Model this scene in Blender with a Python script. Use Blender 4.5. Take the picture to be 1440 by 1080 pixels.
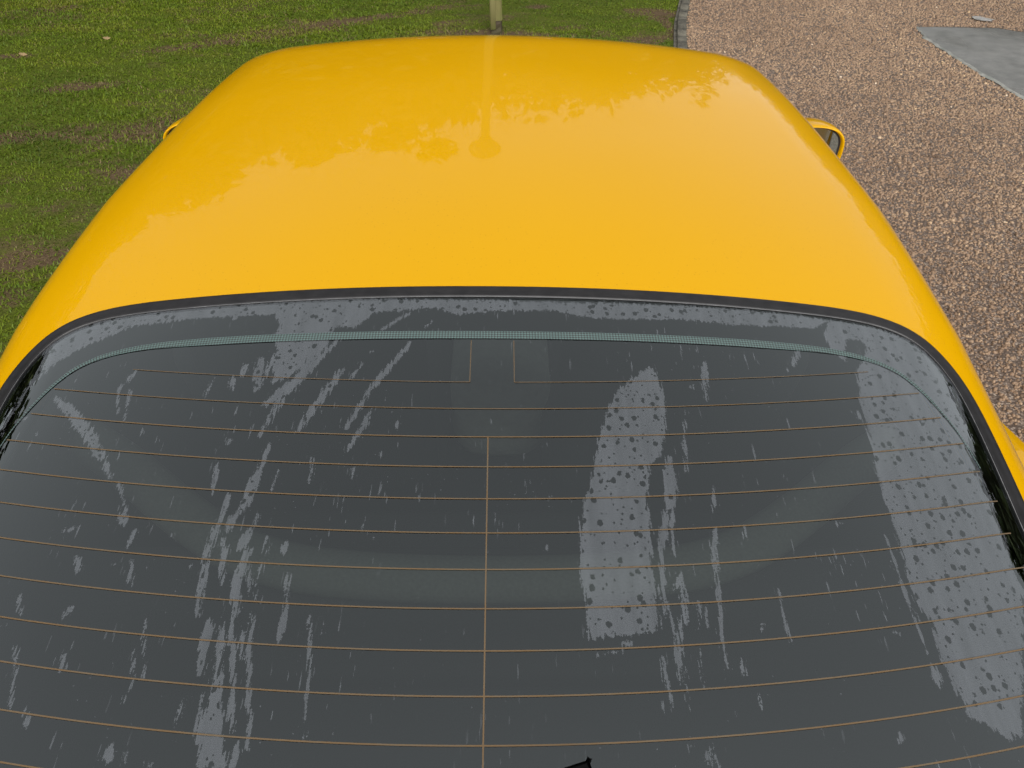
import bpy, bmesh, math, random
import numpy as np
from mathutils import Vector, Matrix
R = math.radians
random.seed(7); rng = np.random.default_rng(11)
scene = bpy.context.scene
for o in list(bpy.data.objects): bpy.data.objects.remove(o)

# ================================================================ camera
cam_d = bpy.data.cameras.new('camera'); cam = bpy.data.objects.new('camera', cam_d)
scene.collection.objects.link(cam); scene.camera = cam
cam_d.sensor_width = 36.0; cam_d.lens = 27.0; cam_d.clip_start = 0.02; cam_d.clip_end = 1000
_f = Vector((0.01821991, 0.76539787, -0.64329941)); _r = Vector((0.99982055, -0.01060977, 0.015694)); _u = Vector((-0.00518689, 0.64346992, 0.76545383))
cam.matrix_world = Matrix(((_r.x, _u.x, -_f.x, 0.0087), (_r.y, _u.y, -_f.y, 0.0), (_r.z, _u.z, -_f.z, 1.7927), (0, 0, 0, 1)))

# ================================================================ sky, sun, exposure
SUN_EL, SUN_AZ = 45.0, 172.0          # degrees; azimuth clockwise from +Y: behind the camera
world = bpy.data.worlds.new('World'); scene.world = world; world.use_nodes = True
wn = world.node_tree; wn.nodes.clear()
wo = wn.nodes.new('ShaderNodeOutputWorld'); wb = wn.nodes.new('ShaderNodeBackground')
sky = wn.nodes.new('ShaderNodeTexSky'); sky.sky_type = 'NISHITA'; sky.sun_disc = False
sky.sun_elevation = R(SUN_EL); sky.sun_rotation = R(SUN_AZ); sky.air_density = 1.0; sky.dust_density = 2.5; sky.ozone_density = 1.0
hs = wn.nodes.new('ShaderNodeHueSaturation'); hs.inputs['Saturation'].default_value = 0.15
wn.links.new(sky.outputs[0], hs.inputs['Color']); wn.links.new(hs.outputs[0], wb.inputs['Color']); wn.links.new(wb.outputs[0], wo.inputs[0])
wb.inputs['Strength'].default_value = 0.13
sun_d = bpy.data.lights.new('sun', 'SUN'); sun = bpy.data.objects.new('sun', sun_d); scene.collection.objects.link(sun)
sun_d.energy = 0.6; sun_d.angle = R(25); sun_d.color = (1.0, 0.96, 0.9)
_sd = Vector((math.sin(R(SUN_AZ))*math.cos(R(SUN_EL)), math.cos(R(SUN_AZ))*math.cos(R(SUN_EL)), math.sin(R(SUN_EL))))
sun.rotation_euler = _sd.to_track_quat('Z', 'Y').to_euler()
scene.view_settings.view_transform = 'Standard'; scene.view_settings.look = 'None'
scene.view_settings.exposure = 0.93; scene.view_settings.gamma = 1.0; scene.view_settings.use_curve_mapping = False

# ================================================================ helpers
C = scene.collection
def link(o, parent=None):
    C.objects.link(o)
    if parent is not None: o.parent = parent
    return o
def tag(o, label=None, cat=None, group=None, kind=None):
    for k, v in (('label', label), ('category', cat), ('group', group), ('kind', kind)):
        if v: o[k] = v
    return o
def empty(name, loc=(0, 0, 0)):
    o = bpy.data.objects.new(name, None); o.location = loc; o.empty_display_size = 0.1
    return link(o)
def npmesh(name, V, Fa, mat=None, parent=None, smooth=True):
    """V (n,3) array, Fa (m,k) int array of equal-sized faces"""
    me = bpy.data.meshes.new(name); V = np.asarray(V, dtype=np.float32); Fa = np.asarray(Fa, dtype=np.int32)
    m, k = Fa.shape
    me.vertices.add(len(V)); me.vertices.foreach_set('co', V.ravel())
    me.loops.add(m*k); me.loops.foreach_set('vertex_index', Fa.ravel())
    me.polygons.add(m); me.polygons.foreach_set('loop_start', np.arange(0, m*k, k, dtype=np.int32))
    me.polygons.foreach_set('loop_total', np.full(m, k, dtype=np.int32))
    me.polygons.foreach_set('use_smooth', np.full(m, smooth, dtype=bool))
    me.update(calc_edges=True); me.validate()
    if mat: me.materials.append(mat)
    return link(bpy.data.objects.new(name, me), parent)
def bmobj(name, bm, mat=None, parent=None, smooth=True):
    bmesh.ops.recalc_face_normals(bm, faces=bm.faces)
    me = bpy.data.meshes.new(name); bm.to_mesh(me); bm.free()
    if smooth: me.polygons.foreach_set('use_smooth', [True]*len(me.polygons))
    if mat: me.materials.append(mat)
    return link(bpy.data.objects.new(name, me), parent)
def attr(o, name, vals):
    a = o.data.attributes.new(name, 'FLOAT', 'POINT'); a.data.foreach_set('value', np.asarray(vals, dtype=np.float32))
def grid_faces(nu, nv, loop_u=False):
    """quads for an array of points indexed [iu*nv + iv]"""
    iu = np.arange(nu if loop_u else nu-1); iv = np.arange(nv-1)
    a, b = np.meshgrid(iu, iv, indexing='ij'); a2 = (a+1) % nu
    return np.stack([a*nv+b, a2*nv+b, a2*nv+b+1, a*nv+b+1], -1).reshape(-1, 4)
def bevel_box(bm, lo, hi, r=0.02, seg=3, mat=None):
    g = bmesh.ops.create_cube(bm, size=1.0); vs = g['verts']
    for v in vs:
        v.co = Vector([lo[i] + (v.co[i]+0.5)*(hi[i]-lo[i]) for i in range(3)])
        if mat is not None: v.co = mat @ v.co
    if r > 0:
        es = list({e for v in vs for e in v.link_edges})
        bmesh.ops.bevel(bm, geom=es, offset=r, segments=seg, profile=0.5, affect='EDGES')
def ribbon(name, A, B, mat, parent, closed=False):
    """strip between two polylines A and B of equal length"""
    A = np.asarray(A, float); B = np.asarray(B, float)
    return npmesh(name, np.stack([A, B], 1).reshape(-1, 3), grid_faces(len(A), 2, closed), mat, parent)
def vnoise(x, y, seed=0):
    """cheap smooth value noise, arrays in, about -1..1"""
    xi = np.floor(x).astype(int); yi = np.floor(y).astype(int); fx = x-xi; fy = y-yi
    fx = fx*fx*(3-2*fx); fy = fy*fy*(3-2*fy)
    def h(a, b):
        n = np.sin(a*127.1 + b*311.7 + seed*74.7)*43758.5453
        return (n-np.floor(n))*2-1
    return (h(xi, yi)*(1-fx)+h(xi+1, yi)*fx)*(1-fy) + (h(xi, yi+1)*(1-fx)+h(xi+1, yi+1)*fx)*fy
def fbm(x, y, seed=0, oct=4):
    s = 0; a = 1.0; t = 0
    for i in range(oct):
        s = s + a*vnoise(x*2**i, y*2**i, seed+i); t += a; a *= 0.55
    return s/t
# ---- materials
class NT:
    def __init__(s, name):
        s.m = bpy.data.materials.new(name); s.m.use_nodes = True; s.t = s.m.node_tree; s.t.nodes.clear()
        s.out = s.t.nodes.new('ShaderNodeOutputMaterial')
    def n(s, typ, **kw):
        nd = s.t.nodes.new('ShaderNode'+typ)
        for k, v in kw.items():
            if k.startswith('_'): setattr(nd, k[1:], v)
        return nd
    def set(s, nd, inp, v):
        i = nd.inputs[inp]
        if hasattr(v, 'is_linked') or isinstance(v, bpy.types.NodeSocket): s.t.links.new(v, i)
        else: i.default_value = v
    def math(s, op, a, b=0.0, c=0.0, clamp=False):
        nd = s.t.nodes.new('ShaderNodeMath'); nd.operation = op; nd.use_clamp = clamp
        s.set(nd, 0, a); s.set(nd, 1, b); s.set(nd, 2, c); return nd.outputs[0]
    def ramp(s, fac, stops, interp='LINEAR'):
        nd = s.t.nodes.new('ShaderNodeValToRGB'); cr = nd.color_ramp; cr.interpolation = interp
        while len(cr.elements) < len(stops): cr.elements.new(0.5)
        for e, (p, c) in zip(cr.elements, stops): e.position = p; e.color = (*c, 1) if len(c) == 3 else c
        s.set(nd, 0, fac); return nd.outputs[0]
    def sstep(s, v, lo, hi):
        nd = s.t.nodes.new('ShaderNodeMapRange'); nd.interpolation_type = 'SMOOTHSTEP'
        s.set(nd, 0, v); s.set(nd, 1, lo); s.set(nd, 2, hi); s.set(nd, 3, 0.0); s.set(nd, 4, 1.0); return nd.outputs[0]
    def obj(s, scale=(1, 1, 1)):
        tc = s.t.nodes.new('ShaderNodeTexCoord'); mp = s.t.nodes.new('ShaderNodeMapping'); mp.inputs['Scale'].default_value = scale
        s.t.links.new(tc.outputs['Object'], mp.inputs[0]); return mp.outputs[0]
    def noise(s, vec, scale, detail=4, rough=0.55, out=0):
        nd = s.t.nodes.new('ShaderNodeTexNoise'); s.set(nd, 'Vector', vec); nd.inputs['Scale'].default_value = scale
        nd.inputs['Detail'].default_value = detail; nd.inputs['Roughness'].default_value = rough; return nd.outputs[out]
    def voro(s, vec, scale, feature='F1', out='Distance', rand=1.0):
        nd = s.t.nodes.new('ShaderNodeTexVoronoi'); nd.feature = feature; s.set(nd, 'Vector', vec); nd.inputs['Scale'].default_value = scale
        nd.inputs['Randomness'].default_value = rand; return nd.outputs[out]
    def attr(s, name, out='Fac'):
        nd = s.t.nodes.new('ShaderNodeAttribute'); nd.attribute_name = name; return nd.outputs[out]
    def mixc(s, fac, a, b):
        nd = s.t.nodes.new('ShaderNodeMix'); nd.data_type = 'RGBA'
        s.set(nd, 0, fac); s.set(nd, 6, a if not isinstance(a, tuple) else (*a, 1)); s.set(nd, 7, b if not isinstance(b, tuple) else (*b, 1)); return nd.outputs[2]
    def bump(s, h, strength=0.3, dist=0.01):
        nd = s.t.nodes.new('ShaderNodeBump'); nd.inputs['Strength'].default_value = strength; nd.inputs['Distance'].default_value = dist
        s.set(nd, 'Height', h); return nd.outputs[0]
    def bsdf(s, **kw):
        nd = s.t.nodes.new('ShaderNodeBsdfPrincipled')
        for k, v in kw.items():
            k = k.replace('_', ' ')
            s.set(nd, k, (*v, 1) if isinstance(v, tuple) and len(v) == 3 else v)
        return nd.outputs[0]
    def done(s, sh):
        s.t.links.new(sh, s.out.inputs[0]); return s.m
def plain(name, col, rough=0.5, var=0.12, scale=30, metal=0.0, bump=0.0, spec=0.5):
    t = NT(name); v = t.obj(); nz = t.noise(v, scale, 5)
    c = t.ramp(nz, [(0.25, tuple(x*(1-var) for x in col)), (0.75, tuple(min(1, x*(1+var)) for x in col))])
    kw = dict(Base_Color=c, Roughness=rough, Metallic=metal, Specular_IOR_Level=spec)
    if bump: kw['Normal'] = t.bump(nz, bump, 0.005)
    return t.done(t.bsdf(**kw))

# ================================================================ materials
def make_paint():
    t = NT('yellow_paint'); v = t.obj()
    big = t.noise(v, 3.0, 2)
    base = t.mixc(big, (0.592, 0.305, 0.0001), (0.612, 0.317, 0.0001))
    wet = t.sstep(t.noise(v, 2.2, 3), 0.40, 0.66)
    speck = t.math('MULTIPLY', t.math('SUBTRACT', 1.0, t.sstep(t.voro(v, 120.0), 0.07, 0.16)), t.math('ADD', 0.25, t.math('MULTIPLY', t.sstep(t.noise(v, 5.0, 3), 0.42, 0.62), 0.75)))
    base = t.mixc(t.math('MULTIPLY', speck, 0.42), base, (0.36, 0.165, 0.004))
    cell = t.voro(v, 330.0); cell2 = t.voro(v, 150.0)
    drop = t.math('ADD', t.math('SUBTRACT', 1.0, t.sstep(cell, 0.10, 0.42)), t.math('MULTIPLY', t.math('SUBTRACT', 1.0, t.sstep(cell2, 0.05, 0.22)), 1.4))
    drop = t.math('MULTIPLY', drop, t.math('ADD', 0.18, wet))
    bead = t.math('SUBTRACT', 1.0, t.sstep(t.math('ADD', t.voro(v, 210.0), t.math('MULTIPLY', t.noise(v, 40, 2), 0.10)), 0.10, 0.20))
    drop = t.math('ADD', drop, t.math('MULTIPLY', t.math('MULTIPLY', bead, 24.0), t.math('ADD', 0.25, wet)))
    bn = t.bump(drop, 0.11, 0.0012)
    orange = t.bump(t.noise(v, 260, 2), 0.012, 0.001)
    sh = t.bsdf(Base_Color=base, Roughness=0.5, Specular_IOR_Level=0.02, Coat_Weight=1.0, Coat_Roughness=0.025, Coat_IOR=1.27, Coat_Normal=bn, Normal=orange)
    return t.done(sh)
PAINT = make_paint()
BLACK = plain('black_plastic', (0.012, 0.012, 0.013), 0.45, bump=0.1, scale=200)
RUBBER = plain('black_rubber', (0.014, 0.013, 0.013), 0.42, var=0.4, bump=0.06, scale=60, spec=0.35)
CHROME = plain('bright_trim', (0.75, 0.75, 0.76), 0.22, var=0.05, metal=1.0)
FRIT = plain('black_ceramic', (0.012, 0.009, 0.007), 0.7, spec=0.1)
FABRIC = plain('charcoal_fabric', (0.030, 0.031, 0.032), 0.9, bump=0.25, scale=320, spec=0.2)
GREYTRIM = plain('grey_trim', (0.30, 0.31, 0.27), 0.85, bump=0.2, scale=180, spec=0.2)
CARPET = plain('dark_carpet', (0.014, 0.015, 0.016), 0.95, bump=0.4, scale=400, spec=0.1)
ALLOY = plain('alloy', (0.55, 0.55, 0.56), 0.3, metal=1.0)
TYRE = plain('tyre_rubber', (0.02, 0.02, 0.02), 0.8, bump=0.3, scale=90)
def make_lens(name, col):
    t = NT(name); v = t.obj(); return t.done(t.bsdf(Base_Color=t.mixc(t.voro(v, 60), col, tuple(c*0.6 for c in col)), Roughness=0.08, Coat_Weight=0.6))
REDLENS = make_lens('red_lens', (0.35, 0.01, 0.01)); CLEARLENS = make_lens('clear_lens', (0.6, 0.62, 0.64))
def make_glass(name, tint, dew=False):
    t = NT(name)
    fr = t.n('Fresnel'); fr.inputs['IOR'].default_value = 1.52
    fac = t.math('MULTIPLY', fr.outputs[0], 2.6, clamp=True)
    tr = t.n('BsdfTransparent'); tr.inputs[0].default_value = (*tint, 1)
    gl = t.n('BsdfGlossy'); gl.inputs['Roughness'].default_value = 0.012; gl.inputs['Color'].default_value = (0.935, 1.0, 0.975, 1)
    mx = t.n('MixShader'); t.set(mx, 0, fac); t.t.links.new(tr.outputs[0], mx.inputs[1]); t.t.links.new(gl.outputs[0], mx.inputs[2])
    if not dew: return t.done(mx.outputs[0])
    v = t.obj(); sd = t.math('MULTIPLY', t.attr('dew'), 1000.0)         # millimetres, negative inside a misted patch
    vs = t.obj((1.0, 0.10, 0.10))
    n1 = t.math('MULTIPLY', t.math('SUBTRACT', t.noise(vs, 330, 3, 0.6), 0.5), 19.0)
    n2 = t.math('MULTIPLY', t.math('SUBTRACT', t.noise(v, 420, 3, 0.55), 0.5), 7.0)
    e = t.math('ADD', t.math('ADD', sd, n1), n2)
    film = t.math('SUBTRACT', 1.0, t.sstep(e, -0.25, 0.25))
    wv = t.math('MULTIPLY', t.math('SUBTRACT', t.noise(v, 300, 2), 0.5), 0.30)
    deep = t.sstep(t.math('MULTIPLY', sd, -1.0), 1.2, 2.6)
    vm = t.obj((1.0, 0.78, 0.78))
    h1 = t.math('SUBTRACT', 1.0, t.sstep(t.math('ADD', t.voro(vm, 82), wv), 0.235, 0.275))
    h2 = t.math('SUBTRACT', 1.0, t.sstep(t.math('ADD', t.voro(vm, 150), wv), 0.15, 0.19))
    holes = t.math('MULTIPLY', t.math('MAXIMUM', h1, h2), deep)
    sp = t.math('MULTIPLY', t.sstep(t.noise(vs, 330, 2, 0.5), 0.68, 0.71), t.sstep(t.noise(v, 9, 2), 0.44, 0.60))
    sp2 = t.math('MULTIPLY', t.math('SUBTRACT', 1.0, t.sstep(t.math('ADD', t.voro(v, 115), t.math('MULTIPLY', wv, 0.12)), 0.06, 0.075)), t.sstep(t.noise(v, 11, 2), 0.46, 0.58))
    film = t.math('MULTIPLY', film, t.math('SUBTRACT', 1.0, holes))
    film = t.math('MAXIMUM', film, t.math('MAXIMUM', sp, sp2))
    tone = t.math('ADD', 0.40, t.math('ADD', t.math('MULTIPLY', t.noise(v, 700, 2), 0.35), t.math('MULTIPLY', t.noise(vs, 90, 3), 0.85)))
    df = t.n('BsdfDiffuse'); df.inputs['Color'].default_value = (0.66, 0.70, 0.76, 1)
    m2 = t.n('MixShader'); t.set(m2, 0, t.math('MULTIPLY', t.math('MULTIPLY', film, 0.082), tone))
    t.t.links.new(mx.outputs[0], m2.inputs[1]); t.t.links.new(df.outputs[0], m2.inputs[2])
    # a bead of water catches the light here and there
    return t.done(m2.outputs[0])
GLASS = make_glass('tinted_glass', (0.78, 0.82, 0.79))
DEWGLASS = make_glass('dewy_tinted_glass', (0.46, 0.50, 0.49), True)
def make_band():
    t = NT('dotted_ceramic'); a = t.attr('along'); b = t.attr('across'); k = 2*math.pi/0.0052
    s = t.math('MULTIPLY', t.math('SINE', t.math('MULTIPLY', t.math('ADD', a, b), k*0.7)), t.math('SINE', t.math('MULTIPLY', t.math('SUBTRACT', a, b), k*0.7)))
    m = t.sstep(s, -0.25, 0.25); nz = t.noise(t.obj(), 40, 3)
    c = t.mixc(m, (0.045, 0.050, 0.048), t.mixc(nz, (0.120, 0.175, 0.162), (0.085, 0.135, 0.125)))
    return t.done(t.bsdf(Base_Color=c, Roughness=0.5, Specular_IOR_Level=0.3))
BAND = make_band()
def make_heater():
    t = NT('heater_print'); nz = t.noise(t.obj(), 35, 4)
    return t.done(t.bsdf(Base_Color=t.mixc(t.sstep(nz, 0.35, 0.7), (0.135, 0.086, 0.042), (0.125, 0.092, 0.056)), Roughness=0.55, Specular_IOR_Level=0.25))
HEATER = make_heater()
def make_mirror():
    t = NT('mirror_glass'); return t.done(t.bsdf(Base_Color=t.mixc(t.noise(t.obj(), 8), (0.40, 0.43, 0.38), (0.46, 0.48, 0.43)), Metallic=1.0, Roughness=0.02))
MIRROR = make_mirror()
def make_grass():
    t = NT('grass_blades'); a = t.attr('tint')
    c = t.ramp(a, [(0.0, (0.048, 0.074, 0.004)), (0.3, (0.092, 0.148, 0.006)), (0.55, (0.140, 0.198, 0.007)), (0.75, (0.190, 0.222, 0.012)), (0.84, (0.165, 0.130, 0.040)), (1.0, (0.26, 0.205, 0.095))])
    d = t.bsdf(Base_Color=c, Roughness=0.55, Specular_IOR_Level=0.35)
    tl = t.n('BsdfTranslucent'); t.set(tl, 'Color', c); mx = t.n('MixShader'); mx.inputs[0].default_value = 0.25
    t.t.links.new(d, mx.inputs[1]); t.t.links.new(tl.outputs[0], mx.inputs[2]); return t.done(mx.outputs[0])
GRASS = make_grass()
def make_lawn():
    t = NT('lawn_soil'); v = t.obj(); s = t.attr('soil')
    fine = t.noise(v, 60, 6, 0.65); mid = t.noise(v, 6, 4)
    soil = t.mixc(fine, (0.058, 0.039, 0.021), (0.170, 0.116, 0.064)); moss = t.mixc(fine, (0.050, 0.066, 0.008), (0.115, 0.140, 0.016))
    c = t.mixc(t.sstep(t.math('ADD', s, t.math('MULTIPLY', mid, 0.3)), 0.35, 0.7), moss, soil)
    return t.done(t.bsdf(Base_Color=c, Roughness=0.85, Specular_IOR_Level=0.12, Normal=t.bump(fine, 0.8, 0.02)))
LAWN = make_lawn()
def make_gravel_base():
    t = NT('chipping_road'); v = t.obj(); cell = t.voro(v, 105); colr = t.voro(v, 105, out='Color'); big = t.noise(v, 0.7, 3)
    sep = t.n('SeparateColor'); t.set(sep, 0, colr)
    st = t.ramp(sep.outputs[0], [(0.0, (0.10, 0.070, 0.050)), (0.35, (0.20, 0.145, 0.108)), (0.7, (0.29, 0.215, 0.162)), (1.0, (0.42, 0.345, 0.275))])
    c = t.mixc(t.sstep(cell, 0.35, 0.62), st, (0.088, 0.060, 0.042))
    c = t.mixc(t.math('MULTIPLY', big, 0.35), c, (0.11, 0.08, 0.062))
    return t.done(t.bsdf(Base_Color=c, Roughness=0.55, Normal=t.bump(t.math('SUBTRACT', 1.0, cell), 0.6, 0.008)))
ROADBASE = make_gravel_base()
MATTBLACK = plain('matt_black_rubber', (0.004, 0.004, 0.004), 0.9, spec=0.04)
DULLTRIM = plain('dull_grey_trim', (0.145, 0.155, 0.135), 0.9, bump=0.1, scale=180, spec=0.1)
LITTRIM = plain('lit_grey_trim', (0.34, 0.35, 0.31), 0.85, spec=0.1)  # grey lightened to paint in windscreen light on the centre tunnel
BEAD = plain('grey_bead', (0.30, 0.30, 0.30), 0.4, var=0.3, scale=60)
def make_pebble():
    t = NT('wet_chippings'); a = t.attr('tint'); v = t.obj()
    c = t.ramp(a, [(0.0, (0.085, 0.056, 0.037)), (0.2, (0.19, 0.122, 0.076)), (0.42, (0.285, 0.188, 0.119)), (0.6, (0.335, 0.229, 0.148)), (0.8, (0.43, 0.298, 0.182)), (0.93, (0.56, 0.39, 0.225)), (1.0, (0.70, 0.56, 0.41))])
    c = t.mixc(t.math('MULTIPLY', t.noise(v, 160, 3), 0.25), c, (0.16, 0.115, 0.085))
    wet = t.sstep(t.noise(v, 1.3, 3), 0.42, 0.62)
    return t.done(t.bsdf(Base_Color=c, Roughness=t.math('SUBTRACT', 0.50, t.math('MULTIPLY', wet, 0.2)), Specular_IOR_Level=0.22))
PEBBLE = make_pebble()
def make_concrete(name, a, b, rough_lo=0.25, rough_hi=0.65, lo=0.36, hi=0.64):
    t = NT(name); v = t.obj(); n1 = t.noise(v, 9, 6, 0.65); n2 = t.noise(v, 120, 4)
    c = t.mixc(t.sstep(t.math('MULTIPLY', t.math('ADD', t.math('MULTIPLY', n1, 1.4), t.math('MULTIPLY', n2, 0.6)), 0.5), lo, hi), a, b)
    r = t.math('ADD', rough_lo, t.math('MULTIPLY', t.sstep(t.noise(v, 1.6, 2), 0.25, 0.75), rough_hi-rough_lo))
    return t.done(t.bsdf(Base_Color=c, Roughness=r, Normal=t.bump(n2, 0.25, 0.004)))
KERB = make_concrete('kerb_concrete', (0.025, 0.023, 0.018), (0.185, 0.168, 0.125), 0.6, 0.85)
PATCH = make_concrete('grey_patch_concrete', (0.150, 0.150, 0.140), (0.235, 0.230, 0.215), 0.14, 0.6, 0.3, 0.7)
PATCHRIM = make_concrete('pale_mortar', (0.20, 0.21, 0.185), (0.36, 0.35, 0.31), 0.5, 0.7)
def make_wood(name, a, b, c):
    t = NT(name); v = t.obj((14, 14, 1.2)); n = t.noise(v, 3, 6, 0.65); m = t.noise(t.obj(), 7, 4)
    col = t.mixc(t.sstep(m, 0.35, 0.65), t.mixc(n, a, b), c)
    return t.done(t.bsdf(Base_Color=col, Roughness=0.8, Normal=t.bump(n, 0.5, 0.01)))
WOOD = make_wood('mossy_wood', (0.10, 0.090, 0.030), (0.22, 0.195, 0.065), (0.13, 0.145, 0.032))
ROTWOOD = make_wood('damp_dark_wood', (0.025, 0.016, 0.011), (0.085, 0.055, 0.035), (0.06, 0.05, 0.02))
BARK = make_wood('bark', (0.03, 0.024, 0.018), (0.09, 0.075, 0.055), (0.06, 0.065, 0.03))
PLATE = plain('grey_painted_plate', (0.05, 0.05, 0.05), 0.7)
LEAFTAN = plain('dry_leaf', (0.27, 0.185, 0.085), 0.6, var=0.25, scale=50)
SCRAP = plain('pale_scrap', (0.30, 0.29, 0.27), 0.7, var=0.4, scale=40)
def make_foliage():
    t = NT('tree_leaves'); a = t.attr('tint')
    c = t.ramp(a, [(0.0, (0.018, 0.030, 0.010)), (0.5, (0.040, 0.062, 0.016)), (1.0, (0.085, 0.105, 0.025))])
    return t.done(t.bsdf(Base_Color=c, Roughness=0.6, Specular_IOR_Level=0.3))
FOLIAGE = make_foliage()

# ================================================================ setting
# edge between the lawn (left) and the chipping drive (right)
EDGE_Y = np.array([-30.0, 0.0, 3.2, 4.2, 5.2, 6.19, 6.79, 7.56, 9.0, 12.0, 20.0, 60.0])
EDGE_X = np.array([-0.6, 0.25, 0.86, 1.03, 1.20, 1.372, 1.478, 1.662, 2.05, 2.95, 5.6, 20.0])
def edge_x(y): return np.interp(y, EDGE_Y, EDGE_X)
SOIL = [(-1.2, 6.82, 0.50, 0.10, 0.5, 1.0), (-2.12, 2.98, 0.30, 0.07, 0.3, 0.8), (-3.6, 5.8, 0.30, 0.08, 0.2, 0.9), (-1.95, 4.47, 0.30, 0.14, 0.4, 0.75),
        (-2.15, 6.15, 0.35, 0.07, 0.4, 0.6), (-2.72, 5.17, 0.28, 0.07, 0.35, 0.8), (-0.05, 6.42, 0.30, 0.12, 0.0, 1.3), (1.40, 7.15, 0.16, 0.10, -0.4, 1.1),
        (1.40, 6.80, 0.05, 0.35, 0.1, 0.9), (1.16, 6.36, 0.18, 0.10, 0.3, 0.9), (-1.75, 3.9, 0.35, 0.14, 0.4, 0.8), (-1.55, 4.9, 0.35, 0.14, 0.5, 0.7), (-1.7, 3.3, 0.3, 0.10, 0.4, 0.6), (-2.9, 4.3, 0.35, 0.08, 0.3, 0.7), (-1.4, 5.3, 0.3, 0.12, 0.4, 0.5), (0.35, 7.3, 0.2, 0.08, 0.2, 0.5)]
def soil_at(x, y):
    s = 0.17 + 0.42*fbm(x*1.1+0.45*y, y*2.4-0.9*x, 3, 5) + 0.34*fbm(x*6+3, y*9, 9, 4)
    for cx, cy, sx, sy, a, w in SOIL:
        dx = (x-cx)*math.cos(a)+(y-cy)*math.sin(a); dy = -(x-cx)*math.sin(a)+(y-cy)*math.cos(a)
        s = s + (0.85+0.4*fbm(x*9, y*12, 77, 3))*w*np.exp(-(dx/sx)**2-(dy/sy)**2)
    return s
def lawn_h(x, y): return 0.012*fbm(x*1.3, y*1.7, 21, 3) + 0.010*fbm(x*6, y*6, 5, 2)
gm = npmesh('ground', [(-400, -400, -0.03), (400, -400, -0.03), (400, 400, -0.03), (-400, 400, -0.03)], [[0, 1, 2, 3]], LAWN); tag(gm, kind='structure')
gu = np.linspace(0, 1, 190); gy = np.concatenate([np.linspace(-6, 1.2, 40), np.linspace(1.25, 9.5, 210), np.linspace(9.7, 40, 60)])
GYY, GUU = np.meshgrid(gy, gu, indexing='ij'); GXX = -20 + (edge_x(GYY)+20)*(1-(1-GUU)**2.2)
lv = np.stack([GXX, GYY, lawn_h(GXX, GYY)-0.012], -1).reshape(-1, 3)
lawn = npmesh('lawn', lv, grid_faces(len(gy), len(gu)), LAWN); tag(lawn, kind='structure'); attr(lawn, 'soil', soil_at(GXX, GYY).ravel())
dv = []
dy_ = np.concatenate([np.linspace(-30, 12, 43), np.linspace(13, 60, 20)])
for y in dy_: dv += [(edge_x(y)+0.01, y, 0.0), (edge_x(y)+14.0, y, 0.0)]
drive = npmesh('gravel_drive', dv, grid_faces(len(dy_), 2), ROADBASE, smooth=False); tag(drive, kind='structure')

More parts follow.
